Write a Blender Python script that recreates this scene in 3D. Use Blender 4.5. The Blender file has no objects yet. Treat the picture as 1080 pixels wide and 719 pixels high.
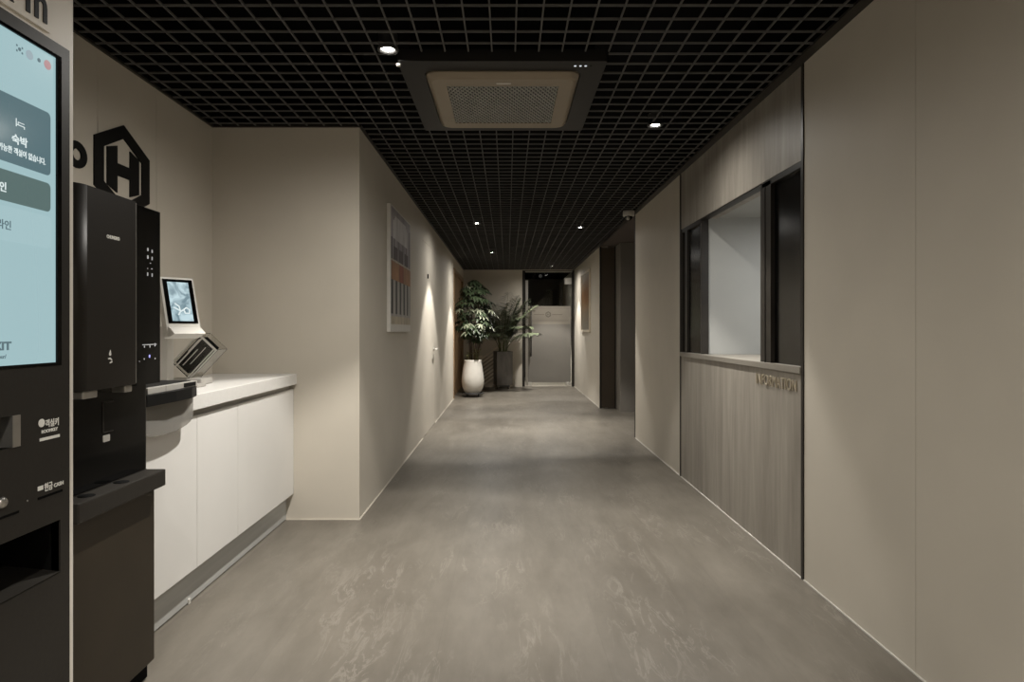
import bpy, bmesh, math, random
from mathutils import Vector, Matrix
random.seed(7)
S = bpy.context.scene
COL = S.collection
PI = math.pi
R = math.radians

# ------------------------------------------------------------------ dimensions (metres)
CAM_H = 1.154
CEIL = 2.39            # underside of the open-cell grid
XL = -1.795            # niche wall
XC = -0.90             # corridor wall, left
XR = 1.37              # corridor wall, right
YB = 3.78              # face of the block that narrows the corridor
YE = 12.70             # end wall
YF = -2.2              # wall behind the viewer

# ------------------------------------------------------------------ materials
def newmat(name):
    m = bpy.data.materials.new(name); m.use_nodes = True
    nt = m.node_tree
    return m, nt, nt.nodes['Principled BSDF']

def mat(name, col, rough=0.5, metal=0.0, spec=0.5, noise=0.0, nscale=20.0, bump=0.0, emit=None, estr=0.0,
        trans=0.0, ior=1.45, alpha=1.0, coat=0.0, stretch=(1, 1, 1)):
    m, nt, b = newmat(name)
    b.inputs['Base Color'].default_value = (*col, 1)
    b.inputs['Roughness'].default_value = rough
    b.inputs['Metallic'].default_value = metal
    b.inputs['Specular IOR Level'].default_value = spec
    b.inputs['IOR'].default_value = ior
    b.inputs['Transmission Weight'].default_value = trans
    b.inputs['Alpha'].default_value = alpha
    b.inputs['Coat Weight'].default_value = coat
    if emit:
        b.inputs['Emission Color'].default_value = (*emit, 1)
        b.inputs['Emission Strength'].default_value = estr
    if noise or bump:
        tc = nt.nodes.new('ShaderNodeTexCoord')
        mp = nt.nodes.new('ShaderNodeMapping'); mp.inputs['Scale'].default_value = stretch
        nz = nt.nodes.new('ShaderNodeTexNoise')
        nz.inputs['Scale'].default_value = nscale; nz.inputs['Detail'].default_value = 5
        nt.links.new(tc.outputs['Object'], mp.inputs[0]); nt.links.new(mp.outputs[0], nz.inputs['Vector'])
        if noise:
            r = nt.nodes.new('ShaderNodeValToRGB')
            r.color_ramp.elements[0].position = .3; r.color_ramp.elements[1].position = .7
            r.color_ramp.elements[0].color = (*[max(0, c*(1-noise)) for c in col], 1)
            r.color_ramp.elements[1].color = (*[min(1, c*(1+noise)) for c in col], 1)
            nt.links.new(nz.outputs['Fac'], r.inputs[0]); nt.links.new(r.outputs[0], b.inputs['Base Color'])
        if bump:
            bp = nt.nodes.new('ShaderNodeBump'); bp.inputs['Strength'].default_value = bump; bp.inputs['Distance'].default_value = .002
            nt.links.new(nz.outputs['Fac'], bp.inputs['Height']); nt.links.new(bp.outputs[0], b.inputs['Normal'])
    return m

M = {}
M['wall'] = mat('wall_film', (.52, .478, .410), .55, noise=.03, nscale=3, bump=.05, spec=.35)
M['wall_seam'] = mat('wall_seam', (.12, .105, .09), .8)
M['white_lam'] = mat('white_laminate', (.64, .625, .60), .35, noise=.015, nscale=4)
M['worktop'] = mat('worktop_stone', (.62, .605, .58), .28, noise=.03, nscale=60)
M['plinth'] = mat('plinth_metal', (.42, .42, .405), .45, metal=.1, noise=.05, nscale=2, stretch=(1, 1, 30))
M['channel'] = mat('channel_metal', (.50, .47, .43), .45, metal=.1)
M['black'] = mat('black_paint', (.004, .004, .004), .5, spec=.2, noise=.2, nscale=30)
M['plenum'] = mat('plenum_black', (.0025, .0025, .0025), .95, spec=.1, noise=.2, nscale=8)
M['grid'] = mat('grid_black', (.10, .097, .093), .7, spec=.15, noise=.1, nscale=12)
M['dark_trim'] = mat('dark_bronze_trim', (.02, .017, .014), .4, spec=.4, noise=.2, nscale=10)
M['gloss_black'] = mat('gloss_black', (.003, .003, .003), .07, spec=.22, noise=.1, nscale=5)
M['disp_brown'] = mat('dispenser_bronze', (.015, .012, .009), .46, metal=.1, spec=.35, noise=.1, nscale=3)
M['cab_brown'] = mat('cabinet_bronze', (.034, .026, .017), .38, metal=.3, noise=.15, nscale=4)
M['kiosk_black'] = mat('kiosk_charcoal', (.022, .0195, .0165), .45, spec=.28, noise=.06, nscale=80, bump=.1)
M['kiosk_frame'] = mat('kiosk_bezel', (.022, .019, .016), .35, spec=.3, noise=.06, nscale=60)
M['recess'] = mat('recess_black', (.003, .003, .003), .8, spec=.08, noise=.1, nscale=9)
M['casing'] = mat('kiosk_casing', (.70, .66, .60), .45, noise=.02, nscale=6)
M['chrome'] = mat('brushed_steel', (.58, .56, .52), .3, metal=.55, noise=.06, nscale=40, stretch=(1, 20, 1))
M['steel'] = mat('satin_steel', (.45, .43, .40), .35, metal=.9, noise=.05, nscale=40)
M['white_plastic'] = mat('white_plastic', (.54, .52, .48), .35, noise=.02, nscale=20)
M['grey_plastic'] = mat('grey_plastic', (.30, .285, .26), .4, noise=.05, nscale=20)
M['ink_white'] = mat('printed_white', (.75, .74, .70), .5, noise=.03, nscale=50)
M['icon_lit'] = mat('lit_icon', (.35, .35, .35), .5, emit=(.85, .88, .9), estr=.10)
M['icon_blue'] = mat('lit_icon_blue', (.3, .3, .8), .5, emit=(.35, .35, 1), estr=.35)
M['ledge'] = mat('counter_ledge', (.20, .182, .155), .45, noise=.06, nscale=12)
M['clear'] = mat('clear_acrylic', (.95, .95, .93), .03, trans=1.0, ior=1.49)
M['smoke'] = mat('smoked_acrylic', (.40, .385, .355), .12, trans=.62, ior=1.2)
M['cass_frame'] = mat('cassette_frame', (.014, .0128, .0115), .45, spec=.25, noise=.05, nscale=20)
M['cass_panel'] = mat('cassette_bronze', (.25, .205, .15), .42, metal=.25, noise=.04, nscale=10)
M['cass_grille'] = mat('cassette_grille', (.46, .45, .42), .4, metal=.3, noise=.05, nscale=20)
M['cass_dark'] = mat('cassette_filter', (.008, .012, .015), .8, spec=.1, noise=.3, nscale=90)
M['lamp'] = mat('lamp_lens', (1, 1, 1), .4, emit=(1, .95, .86), estr=30)
M['lamp_body'] = mat('lamp_body', (.05, .05, .05), .4, noise=.1, nscale=20)
M['bronze_letter'] = mat('bronze_letter', (.50, .44, .34), .35, metal=.6, noise=.08, nscale=50)
M['glass_tint'] = mat('tinted_glass', (.05, .042, .032), .2, trans=1.0, ior=1.45)
M['glass'] = mat('clear_glass', (.80, .82, .80), .01, trans=1.0, ior=1.45)
M['booth'] = mat('booth_panel', (.33, .33, .315), .5, noise=.03, nscale=3)
M['booth_dark'] = mat('booth_dark_panel', (.04, .034, .026), .6, noise=.1, nscale=3)
M['wood_door'] = mat('door_wood', (.27, .17, .09), .4, noise=.25, nscale=9, stretch=(6, 6, .6))
M['dark_door'] = mat('dark_metal_door', (.075, .058, .042), .45, noise=.08, nscale=2, metal=.3)
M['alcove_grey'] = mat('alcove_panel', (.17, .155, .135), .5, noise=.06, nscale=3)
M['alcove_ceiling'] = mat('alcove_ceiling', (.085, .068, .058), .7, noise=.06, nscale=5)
M['frost'] = mat('frosted_film', (.165, .153, .135), .5, noise=.03, nscale=5)
M['frost_band'] = mat('frosted_band', (.24, .215, .18), .55, noise=.03, nscale=5)
M['frost_mark'] = mat('frosted_mark', (.12, .105, .085), .6)
M['pot_white'] = mat('glazed_pot', (.66, .63, .58), .3, noise=.03, nscale=12)
M['pot_dark'] = mat('slate_planter', (.105, .096, .085), .5, noise=.25, nscale=14, stretch=(1, 1, .3))
M['soil'] = mat('potting_soil', (.03, .02, .012), .9, noise=.5, nscale=60, bump=.6)
M['bark'] = mat('bark', (.085, .062, .05), .8, noise=.4, nscale=40, bump=.5, stretch=(1, 1, .3))
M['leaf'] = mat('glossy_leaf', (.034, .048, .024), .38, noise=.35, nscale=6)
M['leaf_lit'] = mat('lit_leaf', (.19, .205, .14), .38, noise=.3, nscale=6)  # lighter copy of the leaf colour, imitates foliage catching light
M['leaf_yellow'] = mat('yellow_green_leaf', (.13, .125, .045), .5, noise=.3, nscale=9)
M['palm'] = mat('palm_leaf', (.105, .125, .07), .42, noise=.35, nscale=6)
M['palm_stem'] = mat('palm_stem', (.10, .11, .05), .5, noise=.3, nscale=20)
M['wheel'] = mat('caster_wheel', (.03, .03, .03), .5, noise=.2, nscale=30)
M['slat'] = mat('pale_slat', (.66, .59, .48), .55, noise=.08, nscale=10)
M['slat_back'] = mat('slat_backing', (.34, .295, .235), .6, noise=.06, nscale=8)
M['art_side'] = mat('canvas_white', (.62, .60, .56), .6, noise=.03, nscale=20)
M['led'] = mat('status_light', (.5, .5, .5), .5, emit=(.7, .75, .8), estr=.4)

def wood_grey():
    m, nt, b = newmat('grey_wood_panel')
    tc = nt.nodes.new('ShaderNodeTexCoord')
    mp = nt.nodes.new('ShaderNodeMapping'); mp.inputs['Scale'].default_value = (5, 5, .45)
    n1 = nt.nodes.new('ShaderNodeTexNoise'); n1.inputs['Scale'].default_value = 3; n1.inputs['Detail'].default_value = 7
    n1.inputs['Roughness'].default_value = .62; n1.inputs['Distortion'].default_value = .4
    r = nt.nodes.new('ShaderNodeValToRGB')
    e = r.color_ramp.elements
    e[0].position = .28; e[0].color = (.195, .174, .146, 1)
    e[1].position = .72; e[1].color = (.325, .297, .255, 1)
    L = nt.links.new
    L(tc.outputs['Object'], mp.inputs[0]); L(mp.outputs[0], n1.inputs['Vector']); L(n1.outputs['Fac'], r.inputs[0])
    L(r.outputs[0], b.inputs['Base Color'])
    b.inputs['Roughness'].default_value = .5
    return m
M['wood_grey'] = wood_grey()

def floor_mat():
    m, nt, b = newmat('stone_tile_floor')
    L = nt.links.new; N = nt.nodes.new
    tc = N('ShaderNodeTexCoord')
    # large cloudy variation
    n1 = N('ShaderNodeTexNoise'); n1.inputs['Scale'].default_value = 1.1; n1.inputs['Detail'].default_value = 6
    L(tc.outputs['Object'], n1.inputs['Vector'])
    r1 = N('ShaderNodeValToRGB'); e = r1.color_ramp.elements
    e[0].position = .3; e[0].color = (.112, .099, .081, 1); e[1].position = .75; e[1].color = (.163, .146, .122, 1)
    L(n1.outputs['Fac'], r1.inputs[0])
    # streaky veins running along the corridor
    mp = N('ShaderNodeMapping'); mp.inputs['Scale'].default_value = (9, 2.0, 1); mp.inputs['Rotation'].default_value = (0, 0, R(5))
    L(tc.outputs['Object'], mp.inputs[0])
    n2 = N('ShaderNodeTexNoise'); n2.inputs['Scale'].default_value = 1.7; n2.inputs['Detail'].default_value = 8
    n2.inputs['Roughness'].default_value = .65; n2.inputs['Distortion'].default_value = .9
    L(mp.outputs[0], n2.inputs['Vector'])
    # thin contour lines of that noise
    ab = N('ShaderNodeMath'); ab.operation = 'SUBTRACT'; ab.inputs[1].default_value = .56; L(n2.outputs['Fac'], ab.inputs[0])
    ab2 = N('ShaderNodeMath'); ab2.operation = 'ABSOLUTE'; L(ab.outputs[0], ab2.inputs[0])
    mr = N('ShaderNodeMapRange'); mr.inputs['From Min'].default_value = 0; mr.inputs['From Max'].default_value = .03
    mr.inputs['To Min'].default_value = 1; mr.inputs['To Max'].default_value = 0; L(ab2.outputs[0], mr.inputs[0])
    # patches where veins are strong
    n3 = N('ShaderNodeTexNoise'); n3.inputs['Scale'].default_value = 1.6; n3.inputs['Detail'].default_value = 2
    mp3 = N('ShaderNodeMapping'); mp3.inputs['Scale'].default_value = (1.6, .8, 1); L(tc.outputs['Object'], mp3.inputs[0]); L(mp3.outputs[0], n3.inputs['Vector'])
    mr3 = N('ShaderNodeMapRange'); mr3.inputs['From Min'].default_value = .42; mr3.inputs['From Max'].default_value = .64; L(n3.outputs['Fac'], mr3.inputs[0])
    mu = N('ShaderNodeMath'); mu.operation = 'MULTIPLY'; L(mr.outputs[0], mu.inputs[0]); L(mr3.outputs[0], mu.inputs[1])
    mu2 = N('ShaderNodeMath'); mu2.operation = 'MULTIPLY'; mu2.inputs[1].default_value = .34; L(mu.outputs[0], mu2.inputs[0])
    mx = N('ShaderNodeMix'); mx.data_type = 'RGBA'; L(mu2.outputs[0], mx.inputs[0]); L(r1.outputs[0], mx.inputs[6]); mx.inputs[7].default_value = (.34, .315, .275, 1)
    # tile joints
    br = N('ShaderNodeTexBrick'); br.offset = .5; br.inputs['Scale'].default_value = 1
    br.inputs['Brick Width'].default_value = 1.2; br.inputs['Row Height'].default_value = .6; br.inputs['Mortar Size'].default_value = .0016
    br.inputs['Color1'].default_value = (1, 1, 1, 1); br.inputs['Color2'].default_value = (.95, .95, .95, 1); br.inputs['Mortar'].default_value = (.88, .88, .88, 1)
    mpb = N('ShaderNodeMapping'); mpb.inputs['Rotation'].default_value = (0, 0, R(90)); mpb.inputs['Location'].default_value = (.15, .25, 0)
    L(tc.outputs['Object'], mpb.inputs[0]); L(mpb.outputs[0], br.inputs['Vector'])
    mm = N('ShaderNodeMix'); mm.data_type = 'RGBA'; mm.blend_type = 'MULTIPLY'; mm.inputs[0].default_value = 1
    n4 = N('ShaderNodeTexNoise'); n4.inputs['Scale'].default_value = 2.2; n4.inputs['Detail'].default_value = 9; n4.inputs['Roughness'].default_value = .7
    mp4 = N('ShaderNodeMapping'); mp4.inputs['Scale'].default_value = (3.2, 1, 1); L(tc.outputs['Object'], mp4.inputs[0]); L(mp4.outputs[0], n4.inputs['Vector'])
    r4 = N('ShaderNodeValToRGB'); r4.color_ramp.elements[0].position = .32; r4.color_ramp.elements[0].color = (.80, .79, .77, 1); r4.color_ramp.elements[1].position = .70; r4.color_ramp.elements[1].color = (1.12, 1.12, 1.12, 1)
    L(n4.outputs['Fac'], r4.inputs[0])
    m4 = N('ShaderNodeMix'); m4.data_type = 'RGBA'; m4.blend_type = 'MULTIPLY'; m4.inputs[0].default_value = 1; L(mx.outputs[2], m4.inputs[6]); L(r4.outputs[0], m4.inputs[7])
    L(m4.outputs[2], mm.inputs[6]); L(br.outputs['Color'], mm.inputs[7])
    L(mm.outputs[2], b.inputs['Base Color'])
    mr4 = N('ShaderNodeMapRange'); mr4.inputs['To Min'].default_value = .30; mr4.inputs['To Max'].default_value = .48; L(n2.outputs['Fac'], mr4.inputs[0])
    L(mr4.outputs[0], b.inputs['Roughness'])
    b.inputs['Specular IOR Level'].default_value = .45
    return m
M['floor'] = floor_mat()

# ------------------------------------------------------------------ mesh helpers
class MB:
    """collects geometry in world coordinates, links it as ONE mesh object"""
    def __init__(s): s.bm = bmesh.new(); s.mi = 0
    def _f(s, vs):
        try:
            f = s.bm.faces.new(vs); f.material_index = s.mi; return f
        except ValueError: return None
    def box(s, x0, x1, y0, y1, z0, z1, mi=None, mx=None, bev=0.0):
        if mi is not None: s.mi = mi
        x0, x1 = sorted((x0, x1)); y0, y1 = sorted((y0, y1)); z0, z1 = sorted((z0, z1))
        P = [(x0,y0,z0),(x1,y0,z0),(x1,y1,z0),(x0,y1,z0),(x0,y0,z1),(x1,y0,z1),(x1,y1,z1),(x0,y1,z1)]
        v = [s.bm.verts.new(mx @ Vector(p) if mx else p) for p in P]
        fs = [s._f([v[i] for i in q]) for q in ((3,2,1,0),(4,5,6,7),(0,1,5,4),(1,2,6,5),(2,3,7,6),(3,0,4,7))]
        if bev:
            es = list({e for f in fs for e in f.edges})
            r = bmesh.ops.bevel(s.bm, geom=es, offset=bev, segments=2, affect='EDGES', profile=.6)
            for f in r['faces']: f.material_index = s.mi
        return s
    def prism(s, pts, axis, a, b, mi=None, mx=None):
        """polygon pts (u,v) extruded along axis from a to b. axis x:(u,v)=(y,z) y:(x,z) z:(x,y)"""
        if mi is not None: s.mi = mi
        def P(u, v, w):
            p = {'x': (w, u, v), 'y': (u, w, v), 'z': (u, v, w)}[axis]
            return mx @ Vector(p) if mx else p
        A = [s.bm.verts.new(P(u, v, a)) for u, v in pts]; B = [s.bm.verts.new(P(u, v, b)) for u, v in pts]
        n = len(pts); s._f(A[::-1]); s._f(B)
        for i in range(n): s._f([A[i], A[(i+1) % n], B[(i+1) % n], B[i]])
        return s
    def ring(s, outer, inner, axis, a, b, mi=None):
        if mi is not None: s.mi = mi
        def P(u, v, w): return {'x': (w, u, v), 'y': (u, w, v), 'z': (u, v, w)}[axis]
        n = len(outer)
        V = [[s.bm.verts.new(P(u, v, w)) for u, v in pl] for pl in (outer, inner) for w in (a, b)]
        oa, ob, ia, ib = V
        for i in range(n):
            j = (i+1) % n
            s._f([oa[i], oa[j], ob[j], ob[i]]); s._f([ia[j], ia[i], ib[i], ib[j]])
            s._f([ob[i], ob[j], ib[j], ib[i]]); s._f([oa[j], oa[i], ia[i], ia[j]])
        return s
    def lathe(s, prof, c, n=24, mi=None, axis='z', mx=None, smooth=True):
        """prof: list of (r, h)"""
        if mi is not None: s.mi = mi
        rings = []
        for r, h in prof:
            if r < 1e-6:
                p = {'z': Vector((0, 0, h)), 'x': Vector((h, 0, 0)), 'y': Vector((0, h, 0))}[axis]
                p = (mx @ p if mx else p) + Vector(c); rings.append([s.bm.verts.new(p)]); continue
            row = []
            for k in range(n):
                a = 2*PI*k/n; u, v = r*math.cos(a), r*math.sin(a)
                p = {'z': Vector((u, v, h)), 'x': Vector((h, u, v)), 'y': Vector((v, h, u))}[axis]
                row.append(s.bm.verts.new((mx @ p if mx else p) + Vector(c)))
            rings.append(row)
        for A, B in zip(rings, rings[1:]):
            if len(A) == 1 and len(B) == 1: continue
            for k in range(n):
                j = (k+1) % n
                if len(A) == 1: f = s._f([A[0], B[j], B[k]])
                elif len(B) == 1: f = s._f([A[k], A[j], B[0]])
                else: f = s._f([A[k], A[j], B[j], B[k]])
                if f: f.smooth = smooth
        return s
    def tube(s, pts, rad, n=8, mi=None, cap=True):
        if mi is not None: s.mi = mi
        pts = [Vector(p) for p in pts]
        rads = rad if isinstance(rad, (list, tuple)) else [rad]*len(pts)
        up = Vector((0, 0, 1)); rows = []
        for i, p in enumerate(pts):
            t = (pts[min(i+1, len(pts)-1)] - pts[max(i-1, 0)]).normalized()
            a = t.cross(up)
            if a.length < 1e-3: a = t.cross(Vector((1, 0, 0)))
            a.normalize(); b = t.cross(a).normalized()
            rows.append([s.bm.verts.new(p + rads[i]*(math.cos(2*PI*k/n)*a + math.sin(2*PI*k/n)*b)) for k in range(n)])
        for A, B in zip(rows, rows[1:]):
            for k in range(n):
                f = s._f([A[k], A[(k+1) % n], B[(k+1) % n], B[k]])
                if f: f.smooth = True
        if cap: s._f(rows[0][::-1]); s._f(rows[-1])
        return s
    def leaf(s, base, d, nrm, L, W, droop=.25, mi=None, seg=3):
        """pointed leaf blade with a fold along the midrib"""
        if mi is not None: s.mi = mi
        d = d.normalized(); side = d.cross(nrm)
        if side.length < 1e-3: side = d.cross(Vector((1, 0, .3)))
        side.normalize(); n2 = side.cross(d).normalized()
        mid, lf, rt = [], [], []
        for i in range(seg+1):
            t = i/seg
            p = base + d*(L*t) - Vector((0, 0, 1))*(droop*L*t*t)
            w = W*.5*math.sin(PI*min(1, .06+t*.94))**.8
            mid.append(s.bm.verts.new(p))
            if 0 < i < seg:
                lf.append(s.bm.verts.new(p + side*w + n2*w*.25)); rt.append(s.bm.verts.new(p - side*w + n2*w*.25))
        for arr, flip in ((lf, 0), (rt, 1)):
            def F(v):
                f = s._f(v[::-1] if flip else v)
                if f: f.smooth = True
            F([mid[0], arr[0], mid[1]])
            for i in range(seg-2): F([mid[i+1], arr[i], arr[i+1], mid[i+2]])
            F([mid[seg-1], arr[-1], mid[seg]])
        return s
    def build(s, name, mats, parent=None, smooth_angle=None, keep=False):
        bmesh.ops.recalc_face_normals(s.bm, faces=s.bm.faces) if not keep else None
        me = bpy.data.meshes.new(name)
        off = parent_world(parent)
        if off.length: bmesh.ops.translate(s.bm, verts=s.bm.verts, vec=-off)
        s.bm.to_mesh(me); s.bm.free()
        for k in (mats if isinstance(mats, (list, tuple)) else [mats]): me.materials.append(M[k] if isinstance(k, str) else k)
        o = bpy.data.objects.new(name, me); COL.objects.link(o)
        if parent: o.parent = parent
        return o

def parent_world(p):
    v = Vector((0, 0, 0))
    while p is not None: v += p.location; p = p.parent
    return v

def tag(o, label=None, cat=None, group=None, kind=None):
    if label: o['label'] = label
    if cat: o['category'] = cat
    if group: o['group'] = group
    if kind: o['kind'] = kind
    return o
def thing(name, label, cat, loc=(0, 0, 0), group=None, kind=None):
    o = bpy.data.objects.new(name, None); COL.objects.link(o); o.location = loc; o.empty_display_size = .1
    return tag(o, label, cat, group, kind)
def struct(o, label=None, cat=None): return tag(o, label, cat, None, 'structure')

def copy_tree(o, delta=None, parent=None):
    c = o.copy(); COL.objects.link(c)
    if parent: c.parent = parent
    elif delta is not None: c.location = o.location + Vector(delta)
    for ch in list(o.children): copy_tree(ch, None, c)
    return c

def text_bm(txt, size, depth=.002, xs=1.0, offset=0.0, spacing=1.0, align='LEFT'):
    cu = bpy.data.curves.new('lettering', 'FONT'); cu.body = txt; cu.size = size; cu.extrude = depth/2; cu.offset = offset
    cu.space_character = spacing; cu.align_x = align; cu.resolution_u = 4
    o = bpy.data.objects.new('lettering', cu); COL.objects.link(o)
    bpy.context.view_layer.update()
    me = bpy.data.meshes.new_from_object(o.evaluated_get(bpy.context.evaluated_depsgraph_get()))
    bm = bmesh.new(); bm.from_mesh(me)
    bpy.data.objects.remove(o); bpy.data.curves.remove(cu); bpy.data.meshes.remove(me)
    for v in bm.verts: v.co.x *= xs
    return bm
# text that stands on a wall facing +X (reads along +Y) and on a wall facing -X (reads along -Y)
MX_POSX = Matrix(((0, 0, 1, 0), (1, 0, 0, 0), (0, 1, 0, 0), (0, 0, 0, 1)))
MX_NEGX = Matrix(((0, 0, -1, 0), (-1, 0, 0, 0), (0, 1, 0, 0), (0, 0, 0, 1)))
MX_NEGY = Matrix(((1, 0, 0, 0), (0, 0, -1, 0), (0, 1, 0, 0), (0, 0, 0, 1)))
def text(name, txt, size, pos, mx, m, parent, depth=.002, fit=None, **kw):
    """fit = (width, height): scaled to that box, pos = its lower-left corner (as read)"""
    bm = text_bm(txt, size, depth, **kw)
    if fit:
        xs = [v.co.x for v in bm.verts]; ys = [v.co.y for v in bm.verts]
        w, h = max(xs)-min(xs), max(ys)-min(ys); x0, y0 = min(xs), min(ys)
        for v in bm.verts: v.co.x = (v.co.x-x0)*fit[0]/w; v.co.y = (v.co.y-y0)*fit[1]/h
    bmesh.ops.transform(bm, matrix=Matrix.Translation(pos) @ mx, verts=bm.verts)
    b = MB(); b.bm.free(); b.bm = bm
    return b.build(name, m, parent, keep=True)

# ================================================================== THE ROOM
T = .12
b = MB(); b.box(XL-T, 3.4, YF-T, YE+2.6, -.12, 0)
struct(b.build('floor', 'floor'), 'grey brown stone tile floor with pale streaks', 'floor')

# open-cell grid, split round the cassette, plus the black void above it
b = MB()
CELL = .104; X0 = .0356; Y0 = 2.372; BW = .0065; BT = .008
AX0, AX1, AY0, AY1 = -.50, .455, 2.76, 3.80      # hole for the air conditioner
def xbar(x0, x1, y): b.box(x0, x1, y-BW/2, y+BW/2, CEIL, CEIL+BT)
def ybar(x, y0, y1): b.box(x-BW/2, x+BW/2, y0, y1, CEIL+.0005, CEIL+BT+.0005)
k0 = int((YF-Y0)/CELL)
for k in range(k0, int((YE-Y0)/CELL)+1):
    y = Y0+k*CELL
    xl = XL if y < YB else XC
    if AY0 < y < AY1: xbar(xl, AX0, y); xbar(AX1, XR, y)
    else: xbar(xl, XR, y)
for k in range(-18, 14):
    x = X0+k*CELL
    if x < XL+.01 or x > XR-.01: continue
    y1 = YE if x > XC else YB
    if AX0 < x < AX1: ybar(x, YF, AY0); ybar(x, AY1, y1)
    else: ybar(x, YF, y1)
# perimeter angle
for (x0, x1, y0, y1) in ((XL, XL+.015, YF, YB), (XL, XC+.015, YB-.015, YB), (XC, XC+.015, YB, YE), (XC, XR, YE-.015, YE), (XR-.05, XR, YF, YE)):
    b.box(x0, x1, y0, y1, CEIL-.004, CEIL+BT, 1)
# void
b.box(XL-T, 3.4, YF-T, YE+2.6, 2.85, 2.9, 2)
for (x0, x1, y0, y1) in ((XL-T, XL, YF-T, YB), (XL-T, XC, YB, YB+T), (XC-T, XC, YB, YE+2.6), (XC, XR, YE, YE+T), (XR, XR+T, YF-T, YE+2.6), (XL, XR, YF-T, YF)):
    b.box(x0, x1, y0, y1, CEIL+BT, 2.85, 2)
struct(b.build('ceiling', ['grid', 'dark_trim', 'plenum']), 'black open-cell grid ceiling under a black void', 'ceiling')

def panelled(name, pieces, label, mats=('wall', 'wall_seam')):
    """pieces: boxes with slot"""
    b = MB()
    for p in pieces: b.box(*p[:6], p[6] if len(p) > 6 else 0)
    return struct(b.build(name, list(mats)), label, 'wall')
ZT = CEIL+BT
g = .0012
# niche wall with two film seams
ys = [YF-T, 0.2, 1.45, 2.722, 3.178, YB]
panelled('wall_left', [(XL-T, XL-.004, YF-T, YB, 0, ZT, 1)] + [(XL-.004, XL, ys[i]+g, ys[i+1]-g, 0, ZT, 0) for i in range(5)], 'beige panelled wall behind the counter and logo')
panelled('wall_block', [(XL-T, XC, YB, YB+T, 0, ZT), ], 'beige return wall at the end of the counter')
# corridor wall, with the flush door and the wooden door openings left in it
D2 = (6.62, 7.72); D3 = (10.40, 12.62); DZ = 2.12
panelled('wall_left_corridor', [(XC-T, XC, YB+T, D2[0], 0, ZT), (XC-T, XC, D2[0], D2[1], DZ, ZT), (XC-T, XC, D2[1], D3[0], 0, ZT),
         (XC-T, XC, D3[0], D3[1], DZ+.08, ZT), (XC-T, XC, D3[1], YE+2.6, 0, ZT)], 'beige corridor wall with the picture of pillars')
# end wall + door opening
GD = (.31, XR)       # glass door opening
panelled('wall_end', [(XC-T, GD[0], YE, YE+T, 0, ZT), (GD[0], XR, YE, YE+T, 2.375, ZT)], 'beige wall at the far end behind the plants')
# right side
YI0, YI1 = 2.885, 4.895       # information counter
panelled('wall_right', [(XR+.004, XR+T, YF-T, YI0-.02, 0, ZT, 1), (XR, XR+.004, YF-T, 2.083-g, 0, ZT, 0), (XR, XR+.004, 2.083+g, YI0-.02, 0, ZT, 0)], 'beige wall nearest on the right with a vertical seam')
panelled('wall_right_middle', [(XR, XR+T, YI1+.02, 6.64, 0, ZT)], 'beige wall between information counter and side passage')
panelled('wall_right_far', [(XR, XR+T, 9.2, YE+2.6, 0, ZT)], 'beige far corridor wall with the orange picture')
panelled('wall_behind', [(XL, XR, YF-T, YF, 0, ZT)], 'beige wall behind the viewer')
# vestibule behind the glass door
panelled('wall_vestibule', [(XC, XR, YE+2.5, YE+2.6, 0, ZT)], 'dark wall beyond the glass door', ('booth_dark',))
# alcove (side passage)
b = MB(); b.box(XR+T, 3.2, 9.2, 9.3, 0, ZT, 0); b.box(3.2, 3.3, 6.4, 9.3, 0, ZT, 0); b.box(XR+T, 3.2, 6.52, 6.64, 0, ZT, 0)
struct(b.build('wall_alcove', ['alcove_grey']), 'grey walls of the side passage', 'wall')
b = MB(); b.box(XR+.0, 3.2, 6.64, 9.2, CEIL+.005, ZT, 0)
struct(b.build('ceiling_alcove', ['alcove_ceiling']), 'plain brown ceiling of the side passage', 'ceiling')
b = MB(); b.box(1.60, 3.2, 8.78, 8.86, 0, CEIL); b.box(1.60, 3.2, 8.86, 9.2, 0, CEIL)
struct(b.build('wall_passage_return', ['alcove_grey']), 'grey return wall inside the side passage', 'wall')

# dark trims
def trim(n, x0, x1, y0, y1, z0, z1, m='dark_trim', label=None):
    b = MB(); b.box(x0, x1, y0, y1, z0, z1); return struct(b.build('trim_%d' % n, m), label or 'dark vertical trim strip', 'trim')
trim(1, XR-.006, XR+T, YI0-.019, YI0, 0, CEIL-.005, label='dark vertical strip beside the nearest right wall')
trim(2, XR-.006, XR+T, YI1, YI1+.019, 0, CEIL-.005, label='dark vertical strip at the far end of the information counter')
trim(3, XR-.004, XR+T, 6.641, 6.665, 0, CEIL-.005, label='dark strip on the corner of the side passage')
trim(4, XR-.004, XR+.02, 9.165, 9.199, 0, CEIL-.005, label='dark strip on the far corner of the side passage')
# light caulk lines at the floor
for n, (x0, x1, y0, y1, lab) in enumerate(((XR-.006, XR, YF, YI0-.02, 'thin pale bead under the nearest right wall'), (XR-.006, XR, YI0, YI1, 'thin pale bead under the information counter'),
        (XR-.006, XR, YI1+.02, 6.64, 'thin pale bead under the middle right wall'), (XR-.006, XR, 9.2, YE, 'thin pale bead under the far right wall'),
        (XC, XC+.006, YB, D2[0], 'thin pale bead under the near corridor wall'), (XC, XC+.006, D2[1], D3[0], 'thin pale bead past the flush door'), (-1.345, XC+.006, YB-.006, YB, 'thin pale bead under the block wall'))):
    b = MB(); b.box(x0, x1, y0, y1, 0, .005)
    struct(b.build('baseboard_%d' % (n+1), 'white_plastic' if n < 4 else 'wall'), lab, 'baseboard')

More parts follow.
